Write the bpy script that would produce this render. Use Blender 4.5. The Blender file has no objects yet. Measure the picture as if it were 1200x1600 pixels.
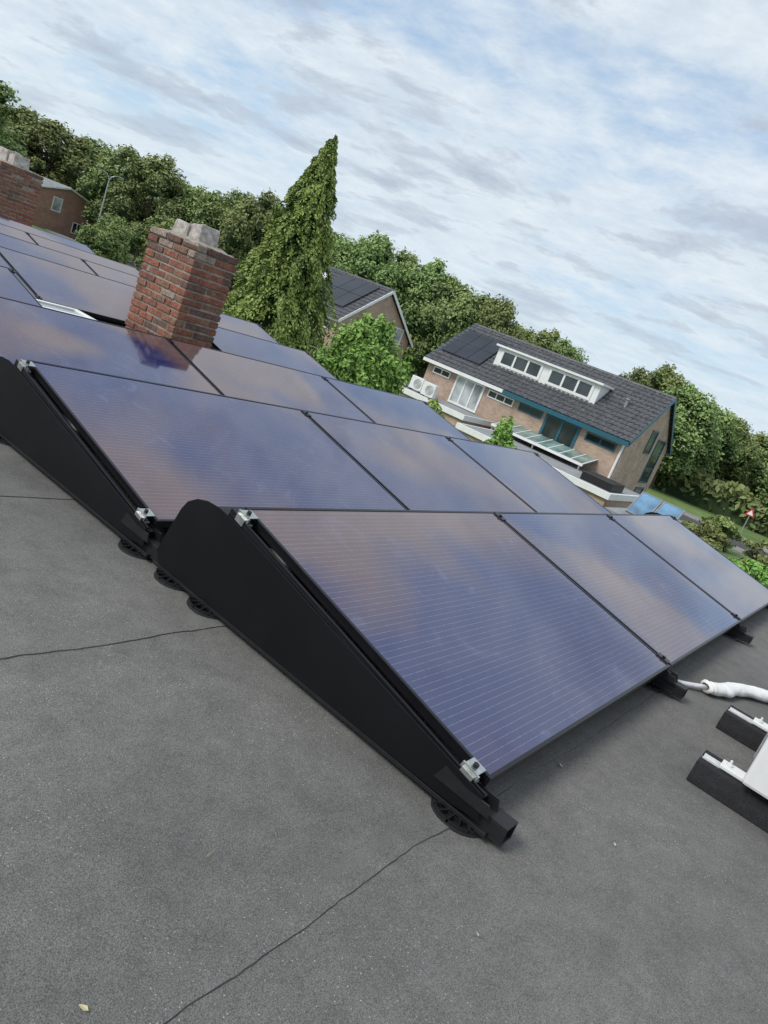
import bpy, math, random
import numpy as np
from mathutils import Vector, Matrix
random.seed(7); rng=np.random.default_rng(7)
scene=bpy.context.scene
COL=scene.collection
scene.view_settings.view_transform='Standard'
try: scene.view_settings.look='None'
except Exception: pass
scene.view_settings.exposure=0

GZ=-4.8      # garden / street level
RZ=-0.13     # flat roof surface
# ------------------------------------------------------------ materials
class NT:
    def __init__(s,m): s.t=m.node_tree; s.n=s.t.nodes; s.l=s.t.links
    def add(s,ty,**k):
        nd=s.n.new(ty)
        for a,b in k.items(): setattr(nd,a,b)
        return nd
    def link(s,a,b): s.l.new(a,b)
    def math(s,op,a,b=None,c=None):
        nd=s.n.new('ShaderNodeMath'); nd.operation=op
        for i,v in enumerate((a,b,c)):
            if v is None: continue
            if isinstance(v,(int,float)): nd.inputs[i].default_value=v
            else: s.l.new(v,nd.inputs[i])
        return nd.outputs[0]
    def mix(s,fac,a,b,mode='MIX'):
        nd=s.n.new('ShaderNodeMix'); nd.data_type='RGBA'; nd.blend_type=mode
        for i,v in ((0,fac),(6,a),(7,b)):
            if isinstance(v,(int,float)): nd.inputs[i].default_value=v
            elif isinstance(v,tuple): nd.inputs[i].default_value=v+(1,) if len(v)==3 else v
            else: s.l.new(v,nd.inputs[i])
        return nd.outputs[2]
    def ramp(s,fac,stops):
        nd=s.n.new('ShaderNodeValToRGB'); e=nd.color_ramp.elements
        while len(e)<len(stops): e.new(.5)
        for i,(p,c) in enumerate(stops):
            e[i].position=p; e[i].color=(c,c,c,1) if isinstance(c,(int,float)) else c+(1,)
        s.l.new(fac,nd.inputs[0]); return nd.outputs[0]
    def noise(s,vec,scale,detail=4,rough=.55,dist=0):
        nd=s.n.new('ShaderNodeTexNoise'); nd.inputs['Scale'].default_value=scale
        nd.inputs['Detail'].default_value=detail; nd.inputs['Roughness'].default_value=rough
        nd.inputs['Distortion'].default_value=dist
        if vec is not None: s.l.new(vec,nd.inputs['Vector'])
        return nd.outputs['Fac']
def newmat(name):
    m=bpy.data.materials.new(name); m.use_nodes=True; t=NT(m)
    b=t.n.get('Principled BSDF'); return m,t,b
def M(name,col,rough=.6,metal=0.,var=.2,scale=6.,bump=0.,bscale=60.,col2=None,fine=.0):
    m,t,b=newmat(name)
    tc=t.add('ShaderNodeTexCoord').outputs['Object']
    f=t.ramp(t.noise(tc,scale,4,.6),[(.3,0.),(.7,1.)])
    a=tuple(c*(1-var) for c in col); c2=col2 if col2 else tuple(min(1,c*(1+var)) for c in col)
    c=t.mix(f,a,c2)
    if fine>0:
        g=t.ramp(t.noise(tc,bscale,2,.6),[(.35,1-fine),(.65,1+fine)])
        c=t.mix(1.,c,g,'MULTIPLY')
    t.link(c,b.inputs['Base Color']); b.inputs['Roughness'].default_value=rough; b.inputs['Metallic'].default_value=metal
    if bump>0:
        bp=t.add('ShaderNodeBump'); bp.inputs['Strength'].default_value=bump; bp.inputs['Distance'].default_value=.01
        t.link(t.noise(tc,bscale,3,.6),bp.inputs['Height']); t.link(bp.outputs[0],b.inputs['Normal'])
    return m
def brickmat(name,c1,c2,mortar,bw=.21,bh=.0625):
    m,t,b=newmat(name)
    uv=t.add('ShaderNodeTexCoord').outputs['UV']
    br=t.add('ShaderNodeTexBrick'); t.link(uv,br.inputs['Vector'])
    br.inputs['Color1'].default_value=c1+(1,); br.inputs['Color2'].default_value=c2+(1,); br.inputs['Mortar'].default_value=mortar+(1,)
    br.inputs['Scale'].default_value=1; br.inputs['Brick Width'].default_value=bw; br.inputs['Row Height'].default_value=bh
    br.inputs['Mortar Size'].default_value=.006; br.inputs['Mortar Smooth'].default_value=.3
    n=t.ramp(t.noise(uv,1.3,5,.65),[(.3,.75),(.7,1.2)])
    c=t.mix(1.,br.outputs['Color'],n,'MULTIPLY')
    t.link(c,b.inputs['Base Color']); b.inputs['Roughness'].default_value=.85
    return m
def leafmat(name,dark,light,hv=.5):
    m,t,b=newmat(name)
    at=t.add('ShaderNodeAttribute',attribute_name='tone').outputs['Fac']  # tone holds painted foliage shade, darker low and inside, with random variation
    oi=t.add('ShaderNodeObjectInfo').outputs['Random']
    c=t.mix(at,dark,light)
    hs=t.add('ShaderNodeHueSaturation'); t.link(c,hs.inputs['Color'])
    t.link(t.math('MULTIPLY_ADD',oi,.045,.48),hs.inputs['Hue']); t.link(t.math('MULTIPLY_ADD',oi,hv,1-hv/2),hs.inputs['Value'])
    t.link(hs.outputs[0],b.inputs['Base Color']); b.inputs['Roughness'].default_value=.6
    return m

def panel_glass():
    m,t,b=newmat('solar_glass')
    uv=t.add('ShaderNodeTexCoord').outputs['UV']
    sp=t.add('ShaderNodeSeparateXYZ'); t.link(uv,sp.inputs[0]); u,v=sp.outputs[0],sp.outputs[1]
    geo=t.add('ShaderNodeNewGeometry').outputs['Position']
    fr=t.math('FRACT',t.math('DIVIDE',v,.0228))
    line=t.math('LESS_THAN',t.math('ABSOLUTE',t.math('SUBTRACT',fr,.5)),.036)
    dash=t.ramp(t.noise(uv,75,1,.5),[(.35,.35),(.62,1.)])
    line=t.math('MULTIPLY',line,dash)
    cu=t.math('LESS_THAN',t.math('FRACT',t.math('DIVIDE',u,.0942)),.02)
    cv=t.math('LESS_THAN',t.math('FRACT',t.math('DIVIDE',v,.1824)),.012)
    cell=t.math('MAXIMUM',cu,cv)
    brown_sheen=t.ramp(t.noise(geo,.75,2,.5,.4),[(.44,0.),(.58,1.)])  # brown sheen reflected in the glass, painted into the base colour
    base=t.mix(brown_sheen,(.010,.016,.095),(.125,.072,.068))
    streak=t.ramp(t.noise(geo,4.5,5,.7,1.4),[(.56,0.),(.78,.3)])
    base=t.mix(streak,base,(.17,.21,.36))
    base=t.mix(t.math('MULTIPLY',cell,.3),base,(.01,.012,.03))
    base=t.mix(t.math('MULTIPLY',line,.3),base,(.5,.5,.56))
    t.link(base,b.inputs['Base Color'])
    t.link(t.math('MULTIPLY_ADD',t.noise(geo,5,3,.6),.08,.01),b.inputs['Roughness'])
    b.inputs['IOR'].default_value=1.95
    b.inputs['Specular Tint'].default_value=(.95,.94,1.,1)
    return m

def bitumen():
    m,t,b=newmat('bitumen_roofing')
    pos=t.add('ShaderNodeTexCoord').outputs['Object']
    big=t.ramp(t.noise(pos,.8,5,.6,.4),[(.3,(.106,.103,.097)),(.5,(.134,.131,.123)),(.7,(.166,.160,.148))])
    mid=t.ramp(t.noise(pos,9,5,.75),[(.32,.82),(.68,1.16)])
    c=t.mix(1.,big,mid,'MULTIPLY')
    gr=t.ramp(t.noise(pos,420,2,.75),[(.34,.5),(.5,1.),(.66,1.55)])
    c=t.mix(1.,c,gr,'MULTIPLY')
    vo=t.add('ShaderNodeTexVoronoi'); vo.inputs['Scale'].default_value=120; t.link(pos,vo.inputs['Vector'])
    sp=t.math('LESS_THAN',vo.outputs['Distance'],.18)
    sc=t.add('ShaderNodeSeparateColor'); t.link(vo.outputs['Color'],sc.inputs[0])
    sp=t.math('MULTIPLY',sp,t.math('GREATER_THAN',sc.outputs[0],.74))
    patch=t.ramp(t.noise(pos,1.6,4,.6),[(.4,.05),(.62,.85)])
    c=t.mix(t.math('MULTIPLY',sp,patch),c,(.50,.48,.44))
    st=t.ramp(t.noise(pos,2.6,7,.75,1.2),[(.60,0.),(.74,.35)])
    c=t.mix(st,c,(.07,.069,.066))
    t.link(c,b.inputs['Base Color']); b.inputs['Roughness'].default_value=.88
    bp=t.add('ShaderNodeBump'); bp.inputs['Strength'].default_value=.5; bp.inputs['Distance'].default_value=.004
    t.link(t.math('ADD',t.noise(pos,330,1,.6),t.math('MULTIPLY',t.noise(pos,5,2,.5),3.)),bp.inputs['Height'])
    t.link(bp.outputs[0],b.inputs['Normal'])
    return m
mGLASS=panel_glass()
mFRAME=M('black_anodised_frame',(.016,.016,.02),.35,.5,var=.15,scale=20)
mBLACK=M('black_coated_steel',(.0035,.004,.005),.5,0,var=.5,scale=3,bump=.05,bscale=9)
mBLACK.node_tree.nodes['Principled BSDF'].inputs['Specular IOR Level'].default_value=.3
mALU=M('bare_aluminium',(.72,.73,.74),.45,.2,var=.12,scale=30)
mSTEEL=M('galvanised_clamp',(.5,.52,.5),.35,.85,var=.25,scale=60)
mPLAST=M('black_plastic',(.010,.010,.011),.5,0,var=.3,scale=30)
mBIT=bitumen()
mSEAM=M('bitumen_seam',(.058,.057,.054),.85,0,var=.5,scale=12)
mTRIM=M('roof_edge_metal',(.32,.33,.34),.4,.6)
mMORT=M('old_mortar',(.29,.26,.22),.95,0,var=.35,scale=12,bump=.4,bscale=90)
mB=[M('red_brick',(.27,.105,.065),.9,0,var=.35,scale=22,bump=.5,bscale=90,fine=.35),
    M('dark_red_brick',(.205,.085,.058),.9,0,var=.35,scale=22,bump=.5,bscale=90,fine=.35),
    M('brown_brick',(.235,.125,.08),.9,0,var=.35,scale=22,bump=.5,bscale=90,fine=.35),
    M('sooty_brick',(.145,.085,.064),.9,0,var=.35,scale=22,bump=.5,bscale=90,fine=.35),
    M('weathered_pale_brick',(.31,.24,.19),.95,0,var=.3,scale=18,bump=.5,bscale=90,fine=.3)]
mPOT=M('lime_stained_flue',(.68,.66,.62),.9,0,var=.2,scale=9,bump=.5,bscale=30,col2=(.34,.28,.24),fine=.25)
mWHITE=M('white_paint',(.80,.81,.80),.5,0,var=.06,scale=3)
mWPL=M('white_plastic',(.78,.79,.77),.4,0,var=.06,scale=8)
mWRAP=M('white_pipe_wrap',(.80,.80,.77),.6,0,var=.06,scale=20,bump=.5,bscale=22)
mTEAL=M('teal_paint',(.02,.11,.155),.4,0,var=.12)
mGREYP=M('grey_paint',(.25,.26,.27),.6,0,var=.15)
mWALL=brickmat('buff_brown_brickwork',(.49,.35,.26),(.37,.26,.19),(.42,.38,.33))
mWALLR=brickmat('red_brown_brickwork',(.42,.21,.15),(.31,.155,.115),(.36,.32,.27))
mTILE=M('dark_roof_tile',(.078,.080,.087),.55,0,var=.3,scale=3,fine=.3,bscale=7)
mTILEL=M('grey_roof_sheet',(.28,.29,.30),.6,0,var=.2,scale=1)
def glassm(name,col,rough=.06):
    m,t,b=newmat(name); tc=t.add('ShaderNodeTexCoord').outputs['Object']
    f=t.ramp(t.noise(tc,.9,3,.5),[(.35,0.),(.65,1.)])
    t.link(t.mix(f,tuple(c*.6 for c in col),tuple(min(1,c*1.6) for c in col)),b.inputs['Base Color'])
    b.inputs['Roughness'].default_value=rough; b.inputs['IOR'].default_value=1.6
    return m
mPANE=glassm('window_glass',(.035,.045,.05)); mPANEC=glassm('curtained_glass',(.33,.36,.36),.12)
mCANOPY=glassm('canopy_glass',(.17,.26,.24),.15); mCOLL=glassm('blue_glass_panel',(.13,.25,.38),.1)
mDPAN=glassm('black_solar_glass',(.010,.012,.02),.3)
mROAD=M('asphalt',(.06,.06,.062),.9,0,var=.15,scale=.6,bump=.2,bscale=30)
mPAVE=M('grey_paving',(.24,.23,.22),.9,0,var=.15,scale=.8)
mGRASS=M('grass',(.10,.17,.04),.9,0,var=.25,scale=.15,bump=.5,bscale=3,col2=(.16,.24,.065),fine=.2)
mBARK=M('bark',(.10,.075,.055),.95,0,var=.35,scale=4,bump=.5,bscale=20)
mLEAF=leafmat('broadleaf_foliage',(.055,.095,.028),(.30,.37,.12))
mLEAFB=leafmat('bright_foliage',(.055,.13,.02),(.27,.43,.09),.2)
mCONI=leafmat('conifer_foliage',(.045,.080,.014),(.35,.42,.10),.1)
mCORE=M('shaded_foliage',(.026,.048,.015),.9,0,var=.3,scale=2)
mRED=M('red_paint',(.55,.03,.03),.4,0,var=.05)
mREDTILE=M('red_roof_tile',(.30,.10,.07),.8,0,var=.25,scale=2)
mGALV=M('galvanised_pole',(.42,.43,.44),.45,.6,var=.1)

# ------------------------------------------------------------ mesh helpers
def setlab(o,label=None,cat=None,group=None,kind=None):
    if label: o['label']=label
    if cat: o['category']=cat
    if group: o['group']=group
    if kind: o['kind']=kind
    return o
def empty(name,loc,rot=(0,0,0),parent=None,**k):
    o=bpy.data.objects.new(name,None); o.empty_display_size=.2; COL.objects.link(o)
    o.location=loc; o.rotation_euler=rot
    if parent: o.parent=parent
    return setlab(o,**k)
class MB:
    def __init__(s): s.v=[]; s.f=[]; s.m=[]
    def box(s,x0,x1,y0,y1,z0,z1,mi=0,T=None):
        b=len(s.v)
        P=[(x,y,z) for z in (z0,z1) for y in (y0,y1) for x in (x0,x1)]
        if T is not None: P=[tuple(T@Vector(p)) for p in P]
        s.v+=P
        for q in ((0,2,3,1),(4,5,7,6),(0,1,5,4),(1,3,7,5),(3,2,6,7),(2,0,4,6)):
            s.f.append([b+i for i in q]); s.m.append(mi)
        return s
    def prism(s,pts,axis,a,c,mi=0,T=None):
        n=len(pts); b=len(s.v)
        for t in (a,c):
            for (p,q) in pts:
                P=(t,p,q) if axis=='x' else ((p,t,q) if axis=='y' else (p,q,t))
                if T is not None: P=tuple(T@Vector(P))
                s.v.append(P)
        s.f.append([b+i for i in range(n)][::-1]); s.m.append(mi)
        s.f.append([b+n+i for i in range(n)]); s.m.append(mi)
        for i in range(n):
            j=(i+1)%n; s.f.append([b+i,b+j,b+n+j,b+n+i]); s.m.append(mi)
        return s
    def cyl(s,p0,p1,r0,r1=None,n=10,mi=0,caps=True):
        if r1 is None: r1=r0
        p0=Vector(p0);p1=Vector(p1); d=(p1-p0).normalized()
        a=d.orthogonal().normalized(); c=d.cross(a); b=len(s.v)
        for p,r in ((p0,r0),(p1,r1)):
            for i in range(n):
                t=2*math.pi*i/n; s.v.append(tuple(p+a*(r*math.cos(t))+c*(r*math.sin(t))))
        for i in range(n):
            j=(i+1)%n; s.f.append([b+i,b+j,b+n+j,b+n+i]); s.m.append(mi)
        if caps:
            s.f.append([b+i for i in range(n)][::-1]); s.m.append(mi); s.f.append([b+n+i for i in range(n)]); s.m.append(mi)
        return s
    def quad(s,pts,mi=0):
        b=len(s.v); s.v+=[tuple(p) for p in pts]; s.f.append(list(range(b,b+len(pts)))); s.m.append(mi); return s
    def obj(s,name,mats,parent=None,world=True,loc=None,bevel=0,smooth=False,fixn=True,**k):
        me=bpy.data.meshes.new(name)
        off=Vector((0,0,0))
        if parent is not None and world: off=parent.location.copy()
        if loc is not None: off=off+Vector(loc)
        vs=[tuple(Vector(p)-off) for p in s.v]
        me.from_pydata(vs,[],s.f); me.update()
        for m in (mats if isinstance(mats,(list,tuple)) else [mats]): me.materials.append(m)
        me.polygons.foreach_set('material_index',s.m)
        uvl=me.uv_layers.new(name='UVMap'); data=np.zeros(len(me.loops)*2)
        for p in me.polygons:
            n=p.normal; ax=max(range(3),key=lambda i:abs(n[i]))
            for li in p.loop_indices:
                c=s.v[me.loops[li].vertex_index]
                uvv=(c[0],c[1]) if ax==2 else ((c[1],c[2]) if ax==0 else (c[0],c[2]))
                data[2*li]=uvv[0]; data[2*li+1]=uvv[1]
        uvl.data.foreach_set('uv',data)
        if smooth: me.polygons.foreach_set('use_smooth',[True]*len(me.polygons))
        o=bpy.data.objects.new(name,me); COL.objects.link(o)
        if parent is not None: o.parent=parent
        if loc is not None: o.location=loc
        if bevel>0:
            md=o.modifiers.new('bevel','BEVEL'); md.width=bevel; md.segments=2; md.limit_method='ANGLE'
        return setlab(o,**k)
def copything(src,loc,scale=None,rotz=None,rot=None,**k):
    o=src.copy(); COL.objects.link(o); o.location=loc
    if scale is not None: o.scale=scale
    if rotz is not None: o.rotation_euler=(0,0,rotz)
    for ch in src.children:
        c=ch.copy(); COL.objects.link(c); c.parent=o
        for g in ch.children:
            gc=g.copy(); COL.objects.link(gc); gc.parent=c
    for a,b in k.items(): o[a]=b
    return o

# ------------------------------------------------------------ camera
cam=bpy.data.cameras.new('camera'); co=bpy.data.objects.new('camera',cam); COL.objects.link(co)
yaw,pitch,roll=.5748,.2477,.3757
F=Vector((math.cos(yaw)*math.cos(pitch),math.sin(yaw)*math.cos(pitch),-math.sin(pitch)))
Rv=Vector((math.sin(yaw),-math.cos(yaw),0)); Dv=F.cross(Rv)
ix=Rv*math.cos(roll)-Dv*math.sin(roll); iy=Rv*math.sin(roll)+Dv*math.cos(roll)
mw=Matrix((ix,-iy,-F)).transposed().to_4x4(); mw.translation=Vector((-1.6265,-.4704,.9497)); co.matrix_world=mw
cam.sensor_fit='VERTICAL'; cam.sensor_height=36; cam.lens=36*1134.43/1600; cam.clip_end=2000; cam.clip_start=.05
scene.camera=co

# ------------------------------------------------------------ sky and sun
S=Vector((-.62,.30,.72)).normalized()
w=bpy.data.worlds.new('World'); scene.world=w; w.use_nodes=True
t=NT(w); t.n.clear()
out=t.add('ShaderNodeOutputWorld'); bg=t.add('ShaderNodeBackground'); bg.inputs['Strength'].default_value=.15; t.link(bg.outputs[0],out.inputs[0])
sky=t.add('ShaderNodeTexSky'); sky.sky_type='NISHITA'; sky.sun_disc=False
sky.sun_elevation=math.asin(S.z); sky.sun_rotation=math.atan2(S.x,S.y)
tc=t.add('ShaderNodeTexCoord').outputs['Generated']
sp=t.add('ShaderNodeSeparateXYZ'); t.link(tc,sp.inputs[0])
zz=t.math('ADD',t.math('MAXIMUM',sp.outputs[2],0.),.15)
cb=t.add('ShaderNodeCombineXYZ'); t.link(t.math('DIVIDE',sp.outputs[0],zz),cb.inputs[0]); t.link(t.math('DIVIDE',sp.outputs[1],zz),cb.inputs[1])
mp=t.add('ShaderNodeMapping'); mp.vector_type='TEXTURE'; t.link(cb.outputs[0],mp.inputs[0])
mp.inputs['Rotation'].default_value=(0,0,math.radians(14)); mp.inputs['Scale'].default_value=(1.,1.3,1); mp.inputs['Location'].default_value=(5.3,2.2,0)
n1=t.noise(mp.outputs[0],.85,7,.6,.25)
n2=t.noise(mp.outputs[0],1.5,8,.62,.25)
n3=t.noise(mp.outputs[0],5.0,6,.66,.15)
d3=t.math('SUBTRACT',n3,.5)
veil=t.ramp(t.math('ADD',n1,t.math('MULTIPLY',d3,.35)),[(.33,.25),(.47,.8),(.58,1.)])
blue=t.mix(.55,sky.outputs[0],(2.3,3.9,5.9))
light=t.mix(t.ramp(n3,[(.33,0.),(.67,1.)]),(4.4,5.0,5.6),(5.5,5.95,6.3))
c=t.mix(veil,blue,light)
dk=t.ramp(t.math('ADD',n2,t.math('MULTIPLY',d3,.4)),[(.51,0.),(.565,.5),(.66,.9)])
c=t.mix(dk,c,(2.75,3.2,3.95))
hz=t.ramp(sp.outputs[2],[(0.,.6),(.12,.25),(.3,0.)])
c=t.mix(hz,c,(4.6,5.5,6.1))
t.link(c,bg.inputs['Color'])
sl=bpy.data.lights.new('sun','SUN'); so=bpy.data.objects.new('sun',sl); COL.objects.link(so)
sl.energy=2.4; sl.angle=math.radians(22); sl.color=(1,.95,.88); so.rotation_euler=S.to_track_quat('Z','Y').to_euler()

# ------------------------------------------------------------ ground, road
MB().quad([(-300,-400,GZ),(500,-400,GZ),(500,500,GZ),(-300,500,GZ)]).obj('ground',mGRASS,kind='structure')
MB().quad([(52,-200,GZ+.004),(58,-200,GZ+.004),(58,300,GZ+.004),(52,300,GZ+.004)]).obj('road',mROAD,kind='structure')
mb=MB()
for x0 in (49.8,58.15): mb.box(x0,x0+2.05,-200,300,GZ,GZ+.1,0)
mb.obj('pavement',mPAVE,kind='structure')
mb=MB()
for x0 in (51.86,58.01): mb.box(x0,x0+.13,-200,300,GZ,GZ+.13,0)
mb.obj('kerb',M('kerb_stone',(.36,.35,.33),.9),kind='structure')
MB().quad([(6.5,-10,GZ+.004),(40,-10,GZ+.004),(40,8,GZ+.004),(6.5,8,GZ+.004)]).obj('courtyard_paving',mPAVE,kind='structure')

# ------------------------------------------------------------ own building
bld=empty('flat_roof_building',(-.5,6,GZ),label='flat roofed house covered in grey bitumen',cat='building')
x0,x1,y0,y1=-7,6.0,-7,22
MB().quad([(x0,y0,RZ),(x1,y0,RZ),(x1,y1,RZ),(x0,y1,RZ)]).obj('roof_surface',mBIT,parent=bld)
MB().box(x0+.1,x1-.1,y0+.1,y1-.1,GZ,RZ-.02).obj('wall',mWALL,parent=bld)
MB().box(x1,x1+.09,y0,y1,RZ-.2,RZ+.03).obj('roof_trim',mTRIM,parent=bld)
MB().box(x0-.09,x0,y0,y1,RZ-.2,RZ+.03).obj('roof_trim',mTRIM,parent=bld)
for yc in (-2.9,-1.93,-.96,.012,.975,1.925,2.88,3.84):
    mb=MB(); xs=np.arange(x0,x1,.02); ph=random.random()*10; wob=0; wd=0
    for i,x in enumerate(xs):
        wob=.93*wob+random.gauss(0,.0012); wd=.85*wd+random.gauss(0,.0007)
        yy=yc+.010*math.sin(x*2.3+ph)+.004*math.sin(x*9+ph*2)+wob
        ww=max(.0003,.0024+.0013*math.sin(x*5+ph)+wd)
        mb.v+=[(x,yy-ww,RZ+.0009),(x,yy-ww*.3,RZ+.0030),(x,yy+.02,RZ+.0026),(x,yy+.07,RZ+.0008)]
    for i in range(len(xs)-1):
        for j in range(3):
            mb.f.append([4*i+j,4*i+4+j,4*i+5+j,4*i+1+j]); mb.m.append(0 if j==0 else 1)
    mb.obj('roof_seam',[mSEAM,mBIT],parent=bld)

# ------------------------------------------------------------ solar panels
P=1.74; W=1.1105; TI=.2156; RP=1.467
ct,sn=math.cos(TI),math.sin(TI)
fr=MB(); L=1.722; fw=.012; fh=.03
fr.box(0,L,0,fw,-fh,0); fr.box(0,L,W-fw,W,-fh,0); fr.box(0,fw,fw,W-fw,-fh,0); fr.box(L-fw,L,fw,W-fw,-fh,0)
gl=MB(); gl.box(fw-.001,L-fw+.001,fw-.001,W-fw+.001,-.008,-.0025)
PL='black framed solar panel tilted on the flat roof'
src=empty('solar_panel',(0,0,0),rot=(TI,0,0),label=PL,cat='solar panel',group='solar panels on the flat roof')
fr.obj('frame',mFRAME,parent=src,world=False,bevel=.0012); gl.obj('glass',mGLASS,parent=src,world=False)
rows={0:[0,P,2*P],1:[0,P,2*P],2:[0,P,2*P],3:[-.46,3.0],4:[-1.7,.04,.04+P,.04+2*P]}
for k in (5,6,7): rows[k]=[.04,.04+P,.04+2*P]
first=True
for k,xs in rows.items():
    for i,x in enumerate(xs):
        loc=(x+.006,k*RP,0)
        if first: src.location=loc; first=False
        else: copything(src,loc)
foot=MB()
foot.cyl((0,0,0),(0,0,.008),.082,.08,28); 
for i in range(16):
    a=i*math.pi/8; T=Matrix.Rotation(a,4,'Z'); foot.box(.03,.078,-.0025,.0025,.008,.02,0,T)
for r in (.05,.078):
    for i in range(24):
        a=i*math.pi/12; T=Matrix.Rotation(a,4,'Z'); foot.box(r-.003,r,-r*.135,r*.135,.008,.017,0,T)
foot.cyl((0,0,.008),(0,0,.03),.034,.03,16)
footmesh=None
def addfoot(x,y,par):
    global footmesh
    if footmesh is None:
        o=foot.obj('foot_pad',mPLAST,parent=par,world=False); footmesh=o.data
    else:
        o=bpy.data.objects.new('foot_pad',footmesh); COL.objects.link(o); o.parent=par
    o.location=Vector((x,y,RZ))-par.location
plate=[(-.03,-.085),(-.015,-.02),(1.075,.200),(1.14,.207),(1.20,.203),(1.25,.188),(1.29,.160),(1.31,.125),(1.365,-.055),(1.335,-.098),(.3,-.098),(.05,-.095)]
for k,xs in rows.items():
    y0=k*RP
    mt=empty('panel_mount',(min(xs),y0,RZ),label='black steel mounting frame under a row of solar panels' if k>1 else 'black wedge shaped mounting frame with side cover and silver clamps',cat='mounting frame',group='mounting frames on the flat roof')
    joints=sorted(set([round(x,3) for x in xs]+[round(x+P,3) for x in xs]))
    starts=[x for x in xs if not any(abs(x-(q+P))<.02 for q in xs)]
    stops=[x+P for x in xs if not any(abs(x+P-q)<.02 for q in xs)]
    for x in starts:
        if k==3 and x>1: continue
        m=MB(); m.prism([(y0+a,b) for a,b in plate],'x',x-.046,x-.043)
        m.obj('side_cover',mBLACK,parent=mt,bevel=.001)
    for x in stops:
        m=MB(); m.prism([(y0+a,b) for a,b in plate],'x',x+.02,x+.023); m.obj('side_cover',mBLACK,parent=mt)
    for s0,s1 in zip(starts,stops):
        m=MB()
        oc=[(1.09,.185),(1.12,.19),(1.17,.188),(1.215,.178),(1.25,.16),(1.28,.133),(1.30,.10),(1.35,-.06)]
        inn=[(a-.004,b-.004) for a,b in oc][::-1]
        m.prism([(y0+a,b) for a,b in oc+inn],'x',s0-.042,s1+.019)
        m.obj('wind_deflector',mBLACK,parent=mt)
    for x in joints:
        st=any(abs(x-q)<.02 for q in starts)
        xc=x-.02 if st else x
        T=Matrix.Translation((xc,y0,0))@Matrix.Rotation(TI,4,'X')
        m=MB(); m.box(-.019,.019,-.02,W+.01,-.066,-.031,0,T); m.box(-.019,-.006,-.02,W+.01,-.031,-.024,0,T)
        if st: m.box(-.019,-.014,-.02,W+.01,-.024,-.012,0,T)
        m.obj('sloping_rail',mPLAST if not st else mFRAME,parent=mt,bevel=.0015)
        m=MB(); xb=xc+.02; ya=y0-.10; yb=y0+RP-.10 if k!=7 else y0+1.4
        m.box(xb-.03,xb+.03,ya,yb,-.112,-.107); m.box(xb-.03,xb+.03,ya,yb,-.066,-.061)
        m.box(xb-.03,xb-.026,ya,yb,-.107,-.066); m.box(xb+.026,xb+.03,ya,yb,-.107,-.066); m.box(xb-.002,xb+.002,ya+.02,yb,-.107,-.066)
        m.box(xb-.045,xb-.03,ya+.04,yb,-.112,-.1); 
        m.obj('base_rail',mPLAST,parent=mt,bevel=.001)
        if k<4:
            for yy in ((.03,1.08,1.27) if st else (.06,1.2)): addfoot(x+.0,y0+yy,mt)
        m=MB(); m.prism([(y0-.05,-.06),(y0-.04,-.03),(y0+.03,-.03),(y0+.10,-.015),(y0+.12,-.06)],'x',xc-.03,xc-.024); m.prism([(y0-.05,-.06),(y0-.04,-.03),(y0+.03,-.03),(y0+.10,-.015),(y0+.12,-.06)],'x',xc+.024,xc+.03)
        m.obj('hinge_bracket',mPLAST,parent=mt)
        for sdist in (.045,W-.045):
            T=Matrix.Translation((xc,y0,0))@Matrix.Rotation(TI,4,'X')@Matrix.Translation((0,sdist,0))
            m=MB()
            if st:
                m.box(-.016,.014,-.028,.028,-.026,-.018,0,T); m.box(-.016,-.010,-.028,.028,-.018,.004,0,T)
                m.box(-.016,.030,-.022,.022,.0015,.0055,0,T); m.box(-.024,-.016,-.02,.02,-.03,-.004,0,T)
                m.cyl(T@Vector((.002,0,.0055)),T@Vector((.002,0,.016)),.008,n=6,mi=1)
                m.cyl(T@Vector((-.005,.016,-.018)),T@Vector((-.005,.016,.0015)),.005,n=8,mi=0)
                m.obj('end_clamp',[mSTEEL,mPLAST],parent=mt,bevel=.001,label='silver end clamp')
            else:
                m.box(-.022,.022,-.03,.03,.0012,.0045,0,T); m.box(-.006,.006,-.03,.03,-.02,.0012,0,T); m.cyl(T@Vector((0,0,.0045)),T@Vector((0,0,.012)),.008,n=6)
                m.obj('middle_clamp',mFRAME,parent=mt,bevel=.0008)

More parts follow.
